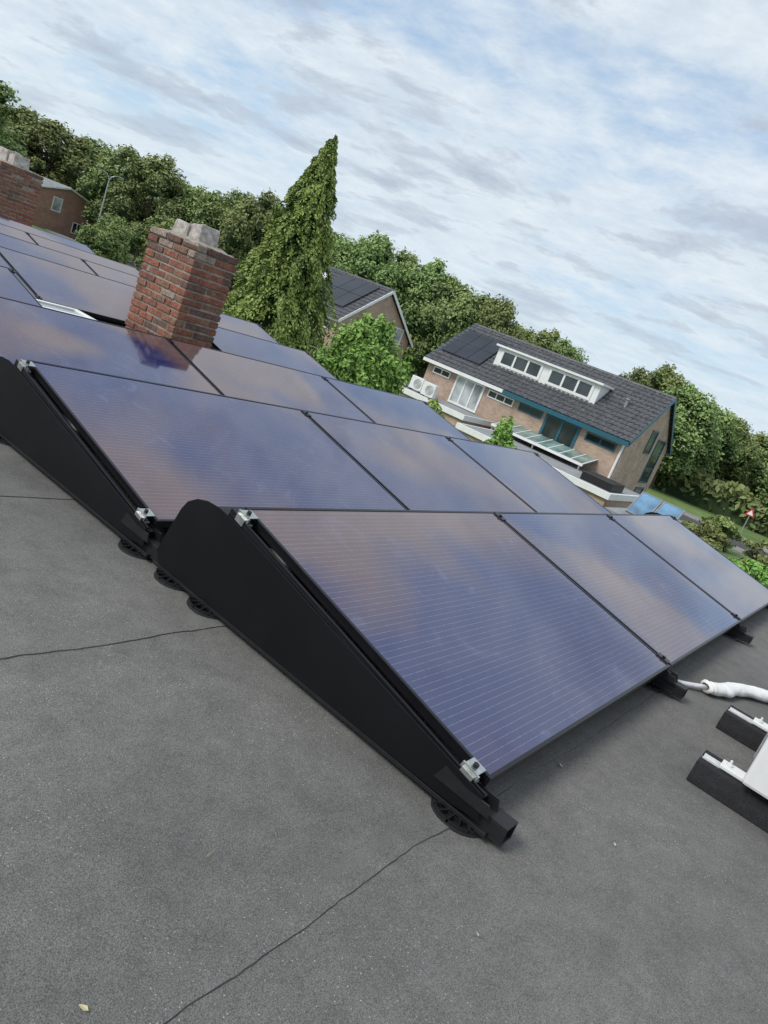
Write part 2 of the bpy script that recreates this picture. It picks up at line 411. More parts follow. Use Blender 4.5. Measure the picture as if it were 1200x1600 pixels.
# ------------------------------------------------------------ chimneys
def chimney(cx,cy,sx,sy,z1,label,pots):
    e=empty('brick_chimney',(cx,cy,RZ),label=label,cat='chimney',group='brick chimneys on the flat roof')
    m=MB(); H=z1-RZ; nc=int(H/.0625); ch=H/nc
    X0,X1,Y0,Y1=cx-sx/2,cx+sx/2,cy-sy/2,cy+sy/2
    for c in range(nc):
        z=RZ+c*ch
        oh=.0 if c<nc-2 else .008
        for side in range(4):
            ln=sx if side in (0,2) else sy
            st=(.0 if (c+side)%2 else .105)
            cuts=[0.]
            if st: cuts.append(.1)
            while cuts[-1]+.21<ln-.12: cuts.append(cuts[-1]+.21)
            cuts.append(ln)
            for a,b in zip(cuts[:-1],cuts[1:]):
                j=random.uniform(-.007,.006)+oh; g_=.0065
                r=random.random(); u=c/nc
                mi=0 if r<.40 else (1 if r<.62 else (2 if r<.86 else 3))
                if u>.85 and random.random()<.55: mi=random.choice((3,4,2))
                if random.random()<.04: mi=4
                za,zb=z+g_*.9+random.uniform(0,.003),z+ch-g_*.9-random.uniform(0,.003)
                if c==nc-1 and random.random()<.25: zb-=.015
                a2,b2=a+g_,b-g_
                if a==0.: a2=-j if side in (1,3) else 0
                if b==ln: b2=ln+(j if side in (1,3) else 0)
                if side==0: m.box(X0+a2,X0+b2,Y0-j,Y0+.09,za,zb,mi)
                elif side==2: m.box(X0+a2,X0+b2,Y1-.09,Y1+j,za,zb,mi)
                elif side==1: m.box(X0-j-.001,X0+.09,Y0+max(a2,.0),Y0+min(b2,sy),za,zb,mi)
                else: m.box(X1-.09,X1+j+.001,Y0+max(a2,0),Y0+min(b2,sy),za,zb,mi)
    m.obj('bricks',mB,parent=e,bevel=.005)
    MB().box(X0+.008,X1-.008,Y0+.008,Y1-.008,RZ,z1-.004).obj('mortar',mMORT,parent=e)
    m=MB(); n=14
    for j in range(n+1):
        for i in range(n+1):
            u,v=i/n,j/n; ed=min(u,v,1-u,1-v); zt=z1-.006+.028*min(1,ed*5)+random.uniform(-.006,.006)
            m.v.append((X0+.012+(sx-.024)*u,Y0+.012+(sy-.024)*v,zt))
    for j in range(n):
        for i in range(n):
            a=j*(n+1)+i; m.f.append([a,a+1,a+n+2,a+n+1]); m.m.append(0)
    m.obj('chimney_cap',mMORT,parent=e,smooth=True)
    for (px,py,s,h,tw) in pots:
        T=Matrix.Translation((cx+px,cy+py,z1+.0))@Matrix.Rotation(tw,4,'Z')@Matrix.Rotation(.6*tw,4,'X'); q=s/2; tk=.02
        m=MB(); m.box(-q,q,-q,-q+tk,0,h,0); m.box(-q,q,q-tk,q,0,h*.93,0); m.box(-q,-q+tk,-q+tk,q-tk,0,h*.97,0); m.box(q-tk,q,-q+tk,q-tk,0,h,0)
        m.box(-q+tk,q-tk,-q+tk,q-tk,0,h*.4,1)
        m.v=[tuple(T@Vector((a*(1.02-.08*c_/h),b*(1.02-.08*c_/h),c_))) for a,b,c_ in m.v]
        m.obj('flue_pot',[mPOT,mB[3]],parent=e,bevel=.005)
    m=MB(); f=.012; m.box(X0-f,X1+f,Y0-f,Y0-.006,RZ,RZ+.16); m.box(X0-f,X0-.007,Y0-.006,Y1+f,RZ,RZ+.16); m.box(X1+.007,X1+f,Y0-.006,Y1+f,RZ,RZ+.16)
    m.obj('lead_flashing',mGREYP,parent=e)
chimney(2.45,4.95,.43,.66,.935,'weathered red brick chimney with two pale square flue pots',[(-.02,.12,.175,.13,.12),(.0,-.09,.185,.15,-.15)])
chimney(4.76,13.4,.72,.9,1.0,'red brick chimney with lime stained pots beside solar panels',[(.0,.1,.28,.22,.1),(.02,-.22,.26,.18,-.1)])
e=empty('roof_skylight',(1.8,5.7,RZ),label='low white framed roof skylight between panels and chimney',cat='skylight')
m=MB(); m.box(1.32,2.12,5.5,5.56,RZ,.0); m.box(1.32,2.12,5.8,5.86,RZ,.0); m.box(1.32,1.38,5.56,5.8,RZ,0); m.box(2.06,2.12,5.56,5.8,RZ,0); m.obj('skylight_kerb',mWHITE,parent=e,bevel=.004)
MB().box(1.375,2.065,5.555,5.805,RZ+.05,-.012).obj('skylight_pane',mPANEC,parent=e)

# ------------------------------------------------------------ rubber blocks, outdoor unit and pipe
mRUB=M('recycled_rubber',(.016,.016,.018),.9,0,var=.3,scale=30,bump=.6,bscale=220,fine=.4)
BH=.075
def block(x,ya,yb,label):
    e=empty('support_block',(x,(ya+yb)/2,RZ),label=label,cat='support block',group='rubber support blocks on the flat roof')
    z=RZ+BH
    m=MB(); m.prism([(x-.10,RZ),(x+.10,RZ),(x+.095,RZ+.03),(x+.072,z),(x+.024,z),(x+.024,z-.018),(x-.024,z-.018),(x-.024,z),(x-.072,z),(x-.095,RZ+.03)],'y',yb,ya)
    m.obj('rubber_base',mRUB,parent=e,bevel=.004)
    m=MB(); m.box(x-.021,x+.021,yb+.01,ya-.006,z-.0175,z-.014); m.box(x-.0215,x-.018,yb+.01,ya-.006,z-.014,z+.004); m.box(x+.018,x+.0215,yb+.01,ya-.006,z-.014,z+.004)
    m.obj('metal_channel',mALU,parent=e)
block(1.13,-.31,-.98,'black rubber block with aluminium channel carrying a white outdoor unit')
block(1.80,-.27,-.95,'black rubber block with aluminium channel carrying a white outdoor unit')
ac=empty('air_conditioner',(1.46,-.68,RZ),label='white outdoor air conditioner standing on black rubber blocks',cat='air conditioner')
m=MB(); m.box(1.02,1.87,-.82,-.455,-.03,.54); m.obj('casing',mWPL,parent=ac,bevel=.012)
for x in (1.13,1.80):
    z=RZ+BH+.005
    m=MB(); m.box(x-.035,x+.035,-.90,-.375,z,z+.012); m.cyl((x,-.40,z-.01),(x,-.40,z+.035),.005,n=8,mi=1); m.cyl((x,-.40,z+.012),(x,-.40,z+.022),.011,n=6,mi=1)
    m.obj('mounting_foot',[mWPL,mALU],parent=ac,bevel=.002)
m=MB()
for i in range(14): m.box(1.15,1.6,-.452,-.447,.03+i*.032,.042+i*.032)
m.obj('grille',mGREYP,parent=ac)
def tube(name,pts,r,mat,parent=None,rib=0,flat=1.,**k):
    pts=[Vector(p) for p in pts]; P2=[]
    for i in range(len(pts)-1):
        p0=pts[max(i-1,0)];p1=pts[i];p2=pts[i+1];p3=pts[min(i+2,len(pts)-1)]
        for s in range(24):
            u=s/24; P2.append(.5*((2*p1)+(-p0+p2)*u+(2*p0-5*p1+4*p2-p3)*u*u+(-p0+3*p1-3*p2+p3)*u**3))
    P2.append(pts[-1]); m=MB(); n=16; wv=0
    for i,p in enumerate(P2):
        d=(P2[min(i+1,len(P2)-1)]-P2[max(i-1,0)]).normalized(); a=d.cross(Vector((0,0,1))).normalized(); c=a.cross(d)
        wv=.6*wv+random.gauss(0,.5)
        rr=r*(1+rib*wv)
        if i==0 or i==len(P2)-1: rr*=.6
        for j in range(n):
            tt=2*math.pi*j/n; rj=rr*(1+rib*.9*math.sin(3*tt+i*.35))
            m.v.append(tuple(p+a*rj*math.cos(tt)*(2-flat)+c*rj*math.sin(tt)*flat))
    for i in range(len(P2)-1):
        for j in range(n):
            q=(j+1)%n; m.f.append([i*n+j,i*n+q,i*n+n+q,i*n+n+j]); m.m.append(0)
    return m.obj(name,mat,parent=parent,smooth=True,**k)
pe=empty('insulated_pipe',(2.3,-.3,RZ),label='white wrapped pipe with a thin grey conduit lying on the roof',cat='pipe')
tube('wrapped_section',[(2.05,-.13,RZ+.036),(2.16,-.2,RZ+.036),(2.30,-.235,RZ+.034),(2.48,-.37,RZ+.036),(2.6,-.6,RZ+.04),(2.4,-.72,RZ+.06),(1.88,-.74,RZ+.2)],.034,mWRAP,pe,rib=.07,flat=.82)
tube('grey_conduit',[(1.83,.25,RZ+.05),(1.86,.05,RZ+.03),(1.95,-.04,RZ+.02),(2.1,-.15,RZ+.03)],.012,mALU,pe)

for (x,y,a,l,col,lab,nm) in [(-.66,.24,.2,.035,(.45,.42,.3),'short dry straw lying on the bitumen','straw'),(-1.01,.10,2,.018,(.5,.45,.25),'small yellow leaf lying on the bitumen','fallen_leaf'),(-.5,.22,1.2,.03,(.4,.38,.32),'short dry straw lying on the bitumen','straw'),(.35,-.28,.3,.014,(.5,.45,.35),'pale dry leaf fragment on the bitumen','fallen_leaf'),(-.45,.32,1.9,.04,(.4,.37,.3),'short dry straw lying on the bitumen','straw'),(.55,-.02,.9,.02,(.5,.42,.35),'pale dry leaf fragment on the bitumen','fallen_leaf'),(-.3,-.2,.9,.012,(.5,.47,.4),'pale dry leaf fragment on the bitumen','fallen_leaf'),(-.2,.5,2.2,.02,(.45,.4,.33),'short dry straw lying on the bitumen','straw')]:
    T=Matrix.Translation((x,y,RZ+.005))@Matrix.Rotation(a,4,'Z'); wd=.0012 if nm=='straw' else l*.3
    m=MB(); m.v=[tuple(T@Vector(p)) for p in ((-l/2,0,0),(-l/5,wd,.003),(l/4,wd*.8,.004),(l/2,0,.001),(l/4,-wd*.7,0),(-l/5,-wd*.9,.001))]; m.f=[[0,5,4,3],[0,3,2,1]]; m.m=[0,0]
    m.obj(nm,M('dry_'+nm,col,.8),label=lab,cat='leaf' if 'leaf' in nm else 'straw')

# ------------------------------------------------------------ houses
def win(par,ax,wp,a0,a1,z0,z1,cols=1,rows_=1,fm=None,pm=None,fw=.07,name='window'):
    """window in a wall plane facing -axis"""
    fm=fm or mWHITE; pm=pm or mPANE; m=MB()
    def bx(mb,a,b,c,d,o0,o1):
        if ax=='x': mb.box(wp-o1,wp-o0,a,b,c,d)
        else: mb.box(a,b,wp-o1,wp-o0,c,d)
    bx(m,a0,a1,z1-fw,z1,-.02,.05); bx(m,a0,a1,z0,z0+fw,-.02,.05)
    for i in range(cols+1):
        c=a0+fw/2+(a1-a0-fw)*i/cols; w_=fw/2 if i in (0,cols) else fw*.4
        bx(m,c-w_,c+w_,z0+fw,z1-fw,-.02,.05)
    for j in range(1,rows_):
        c=z0+(z1-z0)*j/rows_; bx(m,a0+fw,a1-fw,c-fw*.35,c+fw*.35,-.02,.045)
    o=m.obj(name,fm,parent=par)
    p=MB(); bx(p,a0+fw*.5,a1-fw*.5,z0+fw*.5,z1-fw*.5,-.01,.012)
    q=p.obj('window_pane',pm,parent=None)
    q.data.transform(Matrix.Translation(-par.location)); q.parent=o
    return o
def tiles(xe,ze,xr,zr,y0,y1,mat,par,name='roof',nc=13,tw=.3):
    m=MB(); nt=max(1,int(round((y1-y0)/tw))); ny=nt*4+1
    Ls=math.hypot(xr-xe,zr-ze); d=((xr-xe)/Ls,(zr-ze)/Ls); nrm=(-d[1],d[0]) if d[0]>0 else (d[1],-d[0])
    ys=np.linspace(y0,y1,ny); prof=[(0.,.035,.045,.02)[i%4] for i in range(ny)]
    for c in range(nc):
        b=len(m.v); s0,s1=Ls*c/nc,Ls*(c+1)/nc
        for (s,h) in ((s0,-.03),(s0,.05),(s1,.015)):
            for y,p in zip(ys,prof):
                hh=h+(p if h>-.01 else 0); m.v.append((xe+d[0]*s+nrm[0]*hh,y,ze+d[1]*s+nrm[1]*hh))
        for r in range(2):
            for i in range(ny-1):
                m.f.append([b+r*ny+i,b+r*ny+i+1,b+(r+1)*ny+i+1,b+(r+1)*ny+i]); m.m.append(0)
    return m.obj(name,mat,parent=par)
def gabled(par,xa,xb,y0,y1,ez,rz,wall,tile,oh=.35,verge=None,fascia=None):
    xr=(xa+xb)/2; s=(rz-ez)/(xr-xa)
    wi=.35; zi=ez+wi*s-.12
    m=MB(); m.prism([(xa+wi,GZ),(xb-wi,GZ),(xb-wi,zi),(xr,rz-.14),(xa+wi,zi)],'y',y0+oh*.6,y1-oh*.6)
    m.obj('wall',wall,parent=par)
    tiles(xa,ez,xr,rz,y0,y1,tile,par); tiles(xb,ez,xr,rz,y0,y1,tile,par)
    m=MB(); m.cyl((xr,y0,rz+.01),(xr,y1,rz+.01),.11,n=8); m.obj('ridge_tiles',tile,parent=par)
    for yy in (y0,y1):
        m=MB(); a,b=(yy-.03,yy+.02)
        m.prism([(xa-.03,ez-.16),(xr,rz-.15),(xb+.03,ez-.16),(xb+.03,ez+.03),(xr,rz+.06),(xa-.03,ez+.03)],'y',a,b)
        m.obj('verge_board',verge or mWHITE,parent=par)
    MB().box(xa-.12,xa+.02,y0,y1,ez-.14,ez-.02).obj('gutter',fascia or mGREYP,parent=par)
    MB().box(xb-.02,xb+.12,y0,y1,ez-.14,ez-.02).obj('gutter',fascia or mGREYP,parent=par)
    MB().box(xa+.02,xa+.36,y0+.05,y1-.05,ez-.1,ez-.06).obj('soffit',mWHITE,parent=par)

hA=empty('brick_house',(40.5,18.6,GZ),label='brown brick house with dark tiled roof, long white dormer, teal trim',cat='house')
AY0,AY1=11.6,25.6; EZ=-.5; RZA=2.47
gabled(hA,36.5,44.5,AY0,AY1,EZ,RZA,mWALL,mTILE,verge=mTEAL)
MB().box(36.34,36.5,AY0,19.6,EZ-.25,EZ-.005).obj('fascia_board',mTEAL,parent=hA)
MB().box(36.36,36.5,19.6,AY1,EZ-.2,EZ-.005).obj('fascia_board',mWHITE,parent=hA)
xw=36.85
win(hA,'x',xw,21.0,23.1,-2.45,-.72,cols=3,fm=mWHITE,pm=mPANEC,name='balcony_door',fw=.12)
win(hA,'x',xw,23.6,24.9,-1.2,-.78,cols=2)
win(hA,'x',xw,18.9,20.7,-1.25,-.8,cols=3)
win(hA,'x',xw,16.95,18.5,-1.25,-.82,cols=2,fm=mTEAL)
win(hA,'x',xw,14.5,16.7,-2.4,-.72,cols=2,fm=mTEAL,fw=.16)
win(hA,'x',xw,12.3,14.1,-1.3,-.85,cols=2,fm=mTEAL)
win(hA,'y',AY0+.21,39.9,41.0,-.9,.5,cols=1,fm=mTEAL,pm=mPANE)
win(hA,'y',AY0+.21,41.6,43.2,-2.6,.1,cols=1,rows_=3,fm=mTEAL)
win(hA,'y',AY0+.21,41.6,43.2,-4.4,-2.9,cols=1,fm=mTEAL)
m=MB(); m.cyl((36.78,11.95,-.75),(36.78,11.95,GZ),.07,n=8); m.cyl((36.5,11.95,-.58),(36.78,11.95,-.75),.07,n=8); m.obj('downpipe',mWHITE,parent=hA)
DX=37.9; DZ0,DZ1=.56,1.80; DY0,DY1=14.8,21.8; sl_=(RZA-EZ)/4
m=MB(); m.prism([(DX+.02,DZ0-.02),(DX+.02,DZ1-.1),(36.5+(DZ1-.1-EZ)/sl_+.1,DZ1-.1),(DX+.4,DZ0-.02)],'y',DY0+.05,DY1-.05); m.obj('dormer',mWHITE,parent=hA)
MB().box(DX-.22,39.8,DY0-.1,DY1+.1,DZ1-.1,DZ1+.02).obj('dormer_roof',mWHITE,parent=hA,bevel=.01)
win(hA,'x',DX+.02,18.55,21.45,DZ0+.12,DZ1-.13,cols=3,name='dormer_window',fw=.15)
win(hA,'x',DX+.02,15.2,18.1,DZ0+.12,DZ1-.13,cols=3,name='dormer_window',fw=.15)
m=MB(); m.cyl((38.6,13.4,1.0),(38.6,13.4,1.5),.09,n=10); m.cyl((38.6,13.4,1.5),(38.6,13.4,1.58),.15,.12,n=10); m.obj('roof_vent',mGREYP,parent=hA)
def roofpan(x0,y0,y1,l,xe,ez,s,lab):
    dx=l*math.cos(math.atan(s)); z=lambda x: ez+(x-xe)*s+.18
    m=MB(); m.prism([(x0,z(x0)),(x0+dx,z(x0+dx)),(x0+dx,z(x0+dx)-.04),(x0,z(x0)-.04)],'y',y0,y1)
    m.obj('solar_panel',mDPAN,label=lab,cat='solar panel',group='solar panels on tiled house roofs')
for i in range(2):
    for j in range(3):
        roofpan(37.35+i*1.15,22.3+j*1.0,22.3+j*1.0+.97,1.40,36.5,EZ,sl_,'all black solar panel on a dark tiled roof')
def ext(loc,x0,x1,y0,y1,z,label,fas):
    e=empty('flat_roof_extension',loc,label=label,cat='building extension')
    MB().box(x0+.15,x1,y0+.15,y1-.15,GZ,z-.25).obj('wall',mWALL,parent=e)
    m=MB(); m.box(x0,x1,y0,y0+.12,z-.25,z+.06); m.box(x0,x1,y1-.12,y1,z-.25,z+.06); m.box(x0,x0+.12,y0+.12,y1-.12,z-.25,z+.06); m.obj('fascia_board',fas,parent=e,bevel=.01)
    MB().box(x0+.12,x1,y0+.12,y1-.12,z-.25,z).obj('roof',mTILEL,parent=e)
    return e
e1=ext((34.5,22,GZ),33.2,36.8,19.5,26.6,-2.5,'flat roofed brick extension with broad white fascia',mWHITE)
e2=ext((33.5,14,GZ),30.8,36.8,9.6,18.4,-2.75,'flat roofed garage with white fascia and grey roof',mWHITE)
MB().box(31.8,33.6,10.0,11.6,-2.74,-2.35).obj('roof_hatch',mPLAST,parent=e2,bevel=.02)
can=empty('glass_canopy',(35.8,15.6,-2.3),label='glass veranda canopy with pale aluminium bars against brick wall',cat='canopy')
m=MB(); m.prism([(34.9,-2.45),(36.82,-2.05),(36.82,-2.02),(34.9,-2.42)],'y',12.9,18.6); m.obj('glazing',mCANOPY,parent=can)
m=MB()
for i in range(9):
    y=12.9+i*5.66/8; m.prism([(34.88,-2.44),(36.82,-2.04),(36.82,-1.98),(34.88,-2.38)],'y',y,y+.05)
m.box(34.82,34.9,12.85,18.65,-2.5,-2.36); m.obj('glazing_bars',mWHITE,parent=can)
for y in (12.95,15.8,18.5):
    MB().box(34.84,34.92,y,y+.08,-2.752 if y<18.3 else GZ,-2.5).obj('post',mGREYP,parent=can)
def acunit(x,y,z):
    a=empty('air_conditioner',(x,y,z),label='white outdoor air conditioner on a flat roof beside brick house',cat='air conditioner',group='outdoor units on the neighbouring roof')
    m=MB(); m.box(x-.17,x+.17,y-.45,y+.45,z+.08,z+.85); m.obj('casing',mWPL,parent=a,bevel=.02)
    m=MB()
    for r in (.27,.2,.13,.06):
        for i in range(20):
            t0=2*math.pi*i/20; T=Matrix.Translation((x-.18,y-.1,z+.46))@Matrix.Rotation(t0,4,'X'); m.box(-.01,.0,r-.02,r,-r*.17,r*.17,0,T)
    m.obj('fan_grille',mGREYP,parent=a)
    for q in (-.4,.32): MB().box(x-.2,x+.2,y+q,y+q+.08,z,z+.08).obj('foot',mPLAST,parent=a)
acunit(34.6,24.1,-2.5); acunit(33.9,22.7,-2.5)
hB=empty('brick_house',(36,33,GZ),label='brown brick gabled house with dark tiles, white verges and solar panels',cat='house')
gabled(hB,32,40,29.3,37.0,-.3,2.5,mWALL,mTILE)
win(hB,'y',29.51,37.2,38.7,-1.2,.5,cols=2,rows_=2,pm=mPANEC)
win(hB,'y',29.51,34.0,35.2,-1.2,-.2,cols=1)
win(hB,'x',32.35,30.2,33.2,-1.05,-.6,cols=4); win(hB,'x',32.35,34.0,36.4,-1.05,-.6,cols=3)
win(hB,'x',32.35,30.5,33.0,-4.2,-2.4,cols=3)
for i in range(2):
    for j in range(3): roofpan(32.9+i*1.4,30.2+j*1.08,30.2+j*1.08+1.05,1.65,32,-.3,.7,'all black solar panel on a dark tiled roof')
m=MB(); zz_=lambda x:-.3+(x-32)*.7
m.prism([(33.6,zz_(33.6)+.05),(35.0,zz_(35.0)+.05),(35.0,zz_(35.0)+.3),(33.5,zz_(33.5)+.3)],'y',33.9,35.2); m.obj('roof_window',mWHITE,parent=hB)
hC=empty('brick_house',(53,101,GZ),label='red brown brick house with low gable and white verge boards',cat='house')
gabled(hC,47,57.5,99,109,-.1,1.25,mWALLR,mTILEL)
win(hC,'y',99.2,50.3,51.6,-2.2,-.4,cols=1,fw=.12,pm=mPANEC); win(hC,'y',99.2,53.6,55.0,-4.2,-2.7,cols=2,fw=.12)
win(hC,'x',47.35,101,103,-2.2,-.8,cols=2,fw=.12)
hD=empty('brick_house',(96,24,GZ),label='distant house with a red tiled roof among trees',cat='house')
gabled(hD,92,100,19,29,-2.4,.1,mWALLR,mREDTILE)
sh=empty('garden_shed',(30.5,7.4,GZ),label='small flat roofed garden shed with grey roof edging',cat='shed')
MB().box(29.2,32.2,5.6,8.9,GZ,-3.3).obj('wall',mWALL,parent=sh); m=MB(); m.box(29.05,32.35,5.45,9.05,-3.3,-3.1); m.obj('roof',mTILEL,parent=sh,bevel=.01)
for i,y in enumerate((6.4,7.4)):
    e=empty('solar_collector',(30.2,y+.45,-3.1),label='pale blue glazed collector panel leaning on the shed roof',cat='solar panel',group='blue collectors on the shed')
    T=Matrix.Translation((29.6,y,-2.96))@Matrix.Rotation(-math.radians(38),4,'Y')
    MB().box(.05,1.45,.05,.9,0,.05,0,T).obj('glass',mCOLL,parent=e)
    m=MB(); m.box(0,1.5,0,.05,-.02,.07,0,T); m.box(0,1.5,.9,.95,-.02,.07,0,T); m.box(0,.05,.05,.9,-.02,.07,0,T); m.box(1.45,1.5,.05,.9,-.02,.07,0,T); m.obj('frame',mGREYP,parent=e)
    MB().box(30.6,30.65,y+.2,y+.75,-3.1,-2.3).obj('support',mGREYP,parent=e)
sl2=empty('street_lamp',(28.8,51.2,GZ),label='tall grey street lamp with two short curved arms',cat='street lamp')
m=MB(); m.cyl((28.8,51.2,GZ),(28.8,51.2,2.6),.07,.04,10); m.obj('pole',mGALV,parent=sl2)
m=MB()
for s in (-1,1):
    pts=[(0,2.6),(.1,2.85),(.28,3.0),(.5,3.06)]
    for (a,b),(c,d) in zip(pts[:-1],pts[1:]): m.cyl((28.8+s*a*.85,51.2-s*a*.5,b),(28.8+s*c*.85,51.2-s*c*.5,d),.03,n=8)
m.obj('arm',mGALV,parent=sl2)
for s in (-1,1):
    m=MB(); T=Matrix.Translation((28.8+s*.58,51.2-s*.34,3.06))@Matrix.Rotation(math.atan2(-.5,.85),4,'Z'); m.box(-.24,.24,-.09,.09,-.03,.05,0,T); m.obj('lamp_head',mGREYP,parent=sl2,bevel=.02)
ts=empty('traffic_sign',(61.8,8.5,GZ),label='triangular white warning sign with red border on grey pole',cat='traffic sign')
m=MB(); m.cyl((61.8,8.5,GZ),(61.8,8.5,-2.6),.04,n=8); m.obj('pole',mGALV,parent=ts)
def tri(r,zc): return [(8.5+r*math.cos(a),zc+r*math.sin(a)) for a in (math.pi/2,math.pi*7/6,math.pi*11/6)]
m=MB(); m.prism(tri(.45,-2.9),'x',61.72,61.75,0); m.prism(tri(.27,-2.9),'x',61.71,61.7195,1); m.obj('sign_plate',[mRED,mWHITE],parent=ts)

# ------------------------------------------------------------ foliage
def leafmesh(name,pos,nrm,size,tone,mats,aspect=1.6,core=None,jit=.6,hang=None):
    n=len(pos)
    nr=nrm+rng.normal(0,jit,(n,3)); nr/=np.linalg.norm(nr,axis=1)[:,None]
    r=rng.normal(0,1,(n,3)) if hang is None else hang+rng.normal(0,.35,(n,3))
    a=r-(r*nr).sum(1)[:,None]*nr; a/=np.linalg.norm(a,axis=1)[:,None]; b=np.cross(nr,a)
    sz=size*(.6+.8*rng.random(n))[:,None]
    A=a*sz*.5*aspect; B=b*sz*.5
    bend=nr*sz*.15
    V=np.stack([pos-A,pos-B*.9+bend,pos+A,pos+B*.9+bend],1).reshape(-1,3)
    fidx=np.arange(4*n).reshape(n,4)
    faces=fidx.tolist(); tn=np.repeat(tone,4); mi=[0]*n
    if core:
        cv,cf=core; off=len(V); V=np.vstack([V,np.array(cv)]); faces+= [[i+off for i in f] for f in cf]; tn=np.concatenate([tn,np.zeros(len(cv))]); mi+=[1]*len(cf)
    me=bpy.data.meshes.new(name); me.from_pydata(V.tolist(),[],faces); me.update()
    for m in mats: me.materials.append(m)
    me.polygons.foreach_set('material_index',mi)
    at=me.attributes.new('tone','FLOAT','POINT'); at.data.foreach_set('value',tn.astype(np.float32))
    return me
def blob(c,r,nu=9,nv=6):
    v=[];f=[]
    for j in range(nv+1):
        th=math.pi*j/nv
        for i in range(nu):
            ph=2*math.pi*i/nu; k=1+random.uniform(-.15,.1)
            v.append((c[0]+r*k*math.sin(th)*math.cos(ph),c[1]+r*k*math.sin(th)*math.sin(ph),c[2]+r*k*math.cos(th)))
    for j in range(nv):
        for i in range(nu):
            a=j*nu+i;b=j*nu+(i+1)%nu; f.append([a,b,b+nu,a+nu])
    return v,f
def crown(seed,nl,per,z0=.18,flat=1.,corek=.62,lo=.17,hi=.40):
    random.seed(seed); P_=[];N_=[];T_=[];cv=[];cf=[]
    env=lambda h:math.sin(math.pi*min(1,max(0,h))**.8)**.55
    for i in range(nl):
        h=(i+.5)/nl; z=z0+.1+(1-z0-.17)*h+random.uniform(-.03,.03)
        e=env(h)*(.76); ang=i*2.4+random.uniform(-.5,.5); rr=e*math.sqrt(random.uniform(.2,1)) if h<.9 else random.uniform(0,.25)
        lr=random.uniform(lo,hi)*(1 if h<.85 else .75); lz=lr*.42*flat
        c=np.array([rr*math.cos(ang),rr*math.sin(ang),z])
        pn=int(per*(lr/.3)**2)
        d=rng.normal(0,1,(pn,3)); d/=np.linalg.norm(d,axis=1)[:,None]
        d[:,2]=np.where(d[:,2]<-.3,-d[:,2],d[:,2])
        sub=1+.22*np.sin(d[:,0]*5+i)*np.sin(d[:,1]*6+2*i)+.12*np.sin(d[:,2]*9+d[:,0]*7+i)
        rad=(.68+.52*rng.random(pn)**.9)*sub
        p=c+d*np.array([lr,lr,lz])*rad[:,None]
        P_.append(p); N_.append(d); lt=random.uniform(-.16,.16)
        T_.append(np.clip(.45+.3*d[:,2]+.3*(rad-.9)+lt+.25*(h-.5)+rng.normal(0,.13,pn),0,1))  # crown shade put into tone: lower and inner leaves darker, plus random spread
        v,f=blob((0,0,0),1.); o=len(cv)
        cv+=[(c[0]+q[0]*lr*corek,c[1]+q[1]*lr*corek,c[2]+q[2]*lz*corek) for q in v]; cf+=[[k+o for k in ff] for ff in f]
    return np.vstack(P_),np.vstack(N_),np.concatenate(T_),(cv,cf)
def build_crown(name,seed,nl,per,leaf,R_,H_,mats,**k):
    p,n,tn,core=crown(seed,nl,per,**k)
    p=p*np.array([R_,R_,H_]); cv=[(a*R_,b*R_,c*H_) for a,b,c in core[0]]
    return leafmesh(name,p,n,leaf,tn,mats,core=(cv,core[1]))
def trunkmesh(H_,R_,seed,r=.28):
    random.seed(seed); m=MB(); q=[(0,0,0),(.1,.05,.25*H_),(-.1,.1,.45*H_),(.1,0,.7*H_)]
    rr=[r,r*.75,r*.6,r*.25]
    m.cyl((0,0,-.05),(0,0,.35),r*1.4,r,10)
    for i in range(3): m.cyl(q[i],q[i+1],rr[i],rr[i+1],9)
    for i in range(8):
        h=random.uniform(.2,.6)*H_; a=random.uniform(0,6.28); l=R_*random.uniform(.45,.75)
        m.cyl((0,0,h),(l*.5*math.cos(a),l*.5*math.sin(a),h+l*.35),r*.4,r*.25,6); m.cyl((l*.5*math.cos(a),l*.5*math.sin(a),h+l*.35),(l*math.cos(a),l*math.sin(a),h+l*.6),r*.25,r*.08,6)
    return m
TREE=[]
for i in range(5):
    H0,R0=15.,5.2
    e=empty('broadleaf_tree',(0,-500,GZ),label='full grown broadleaf tree with dense green crown',cat='tree',group='broadleaf trees along the street')
    trunkmesh(H0,R0,i+3).obj('trunk',mBARK,parent=e,world=False)
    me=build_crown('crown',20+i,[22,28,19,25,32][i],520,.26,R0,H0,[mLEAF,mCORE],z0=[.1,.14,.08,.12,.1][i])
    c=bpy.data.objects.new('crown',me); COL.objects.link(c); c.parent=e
    TREE.append(e)
cx_,cy_=-1.6265,-.4704
spec=[(68.2,90,.083,6),(65.6,138,.064,6.5),(63.2,132,.066,6.5),(61.0,136,.060,6.0),(58.6,112,.068,5.0),(56.6,106,.072,5.),(54.6,116,.058,5),(52.8,106,.064,5),(50.9,98,.070,4.6),(48.9,84,.083,3.8),(46.8,102,.075,5),(44.3,108,.076,5),(42.1,96,.074,4.6),(40.3,90,.086,4.1),(38.2,98,.081,4.6),(36.0,90,.081,4.4),(33.9,86,.074,4.2),(31.7,78,.072,3.8),(30.0,74,.069,3.0),(28.1,100,.048,3.6),(26.2,98,.055,3.6),(24.5,94,.053,3.4),(22.6,98,.028,4),(20.6,96,.024,4),(18.9,84,.052,3.0),(17.1,74,.063,3.6),(15.0,72,.056,3.6),(13.1,78,.046,3.4),(11.3,86,.036,3.4),(9.6,98,.032,4.2),(7.7,92,.036,4),(6.0,84,.038,4),(4.2,80,.04,4),
 (58.7,54,-.012,1.7),(55.2,76,.012,2.8),(53,70,.016,2.8)]
used=set(); rr_=random.Random(5)
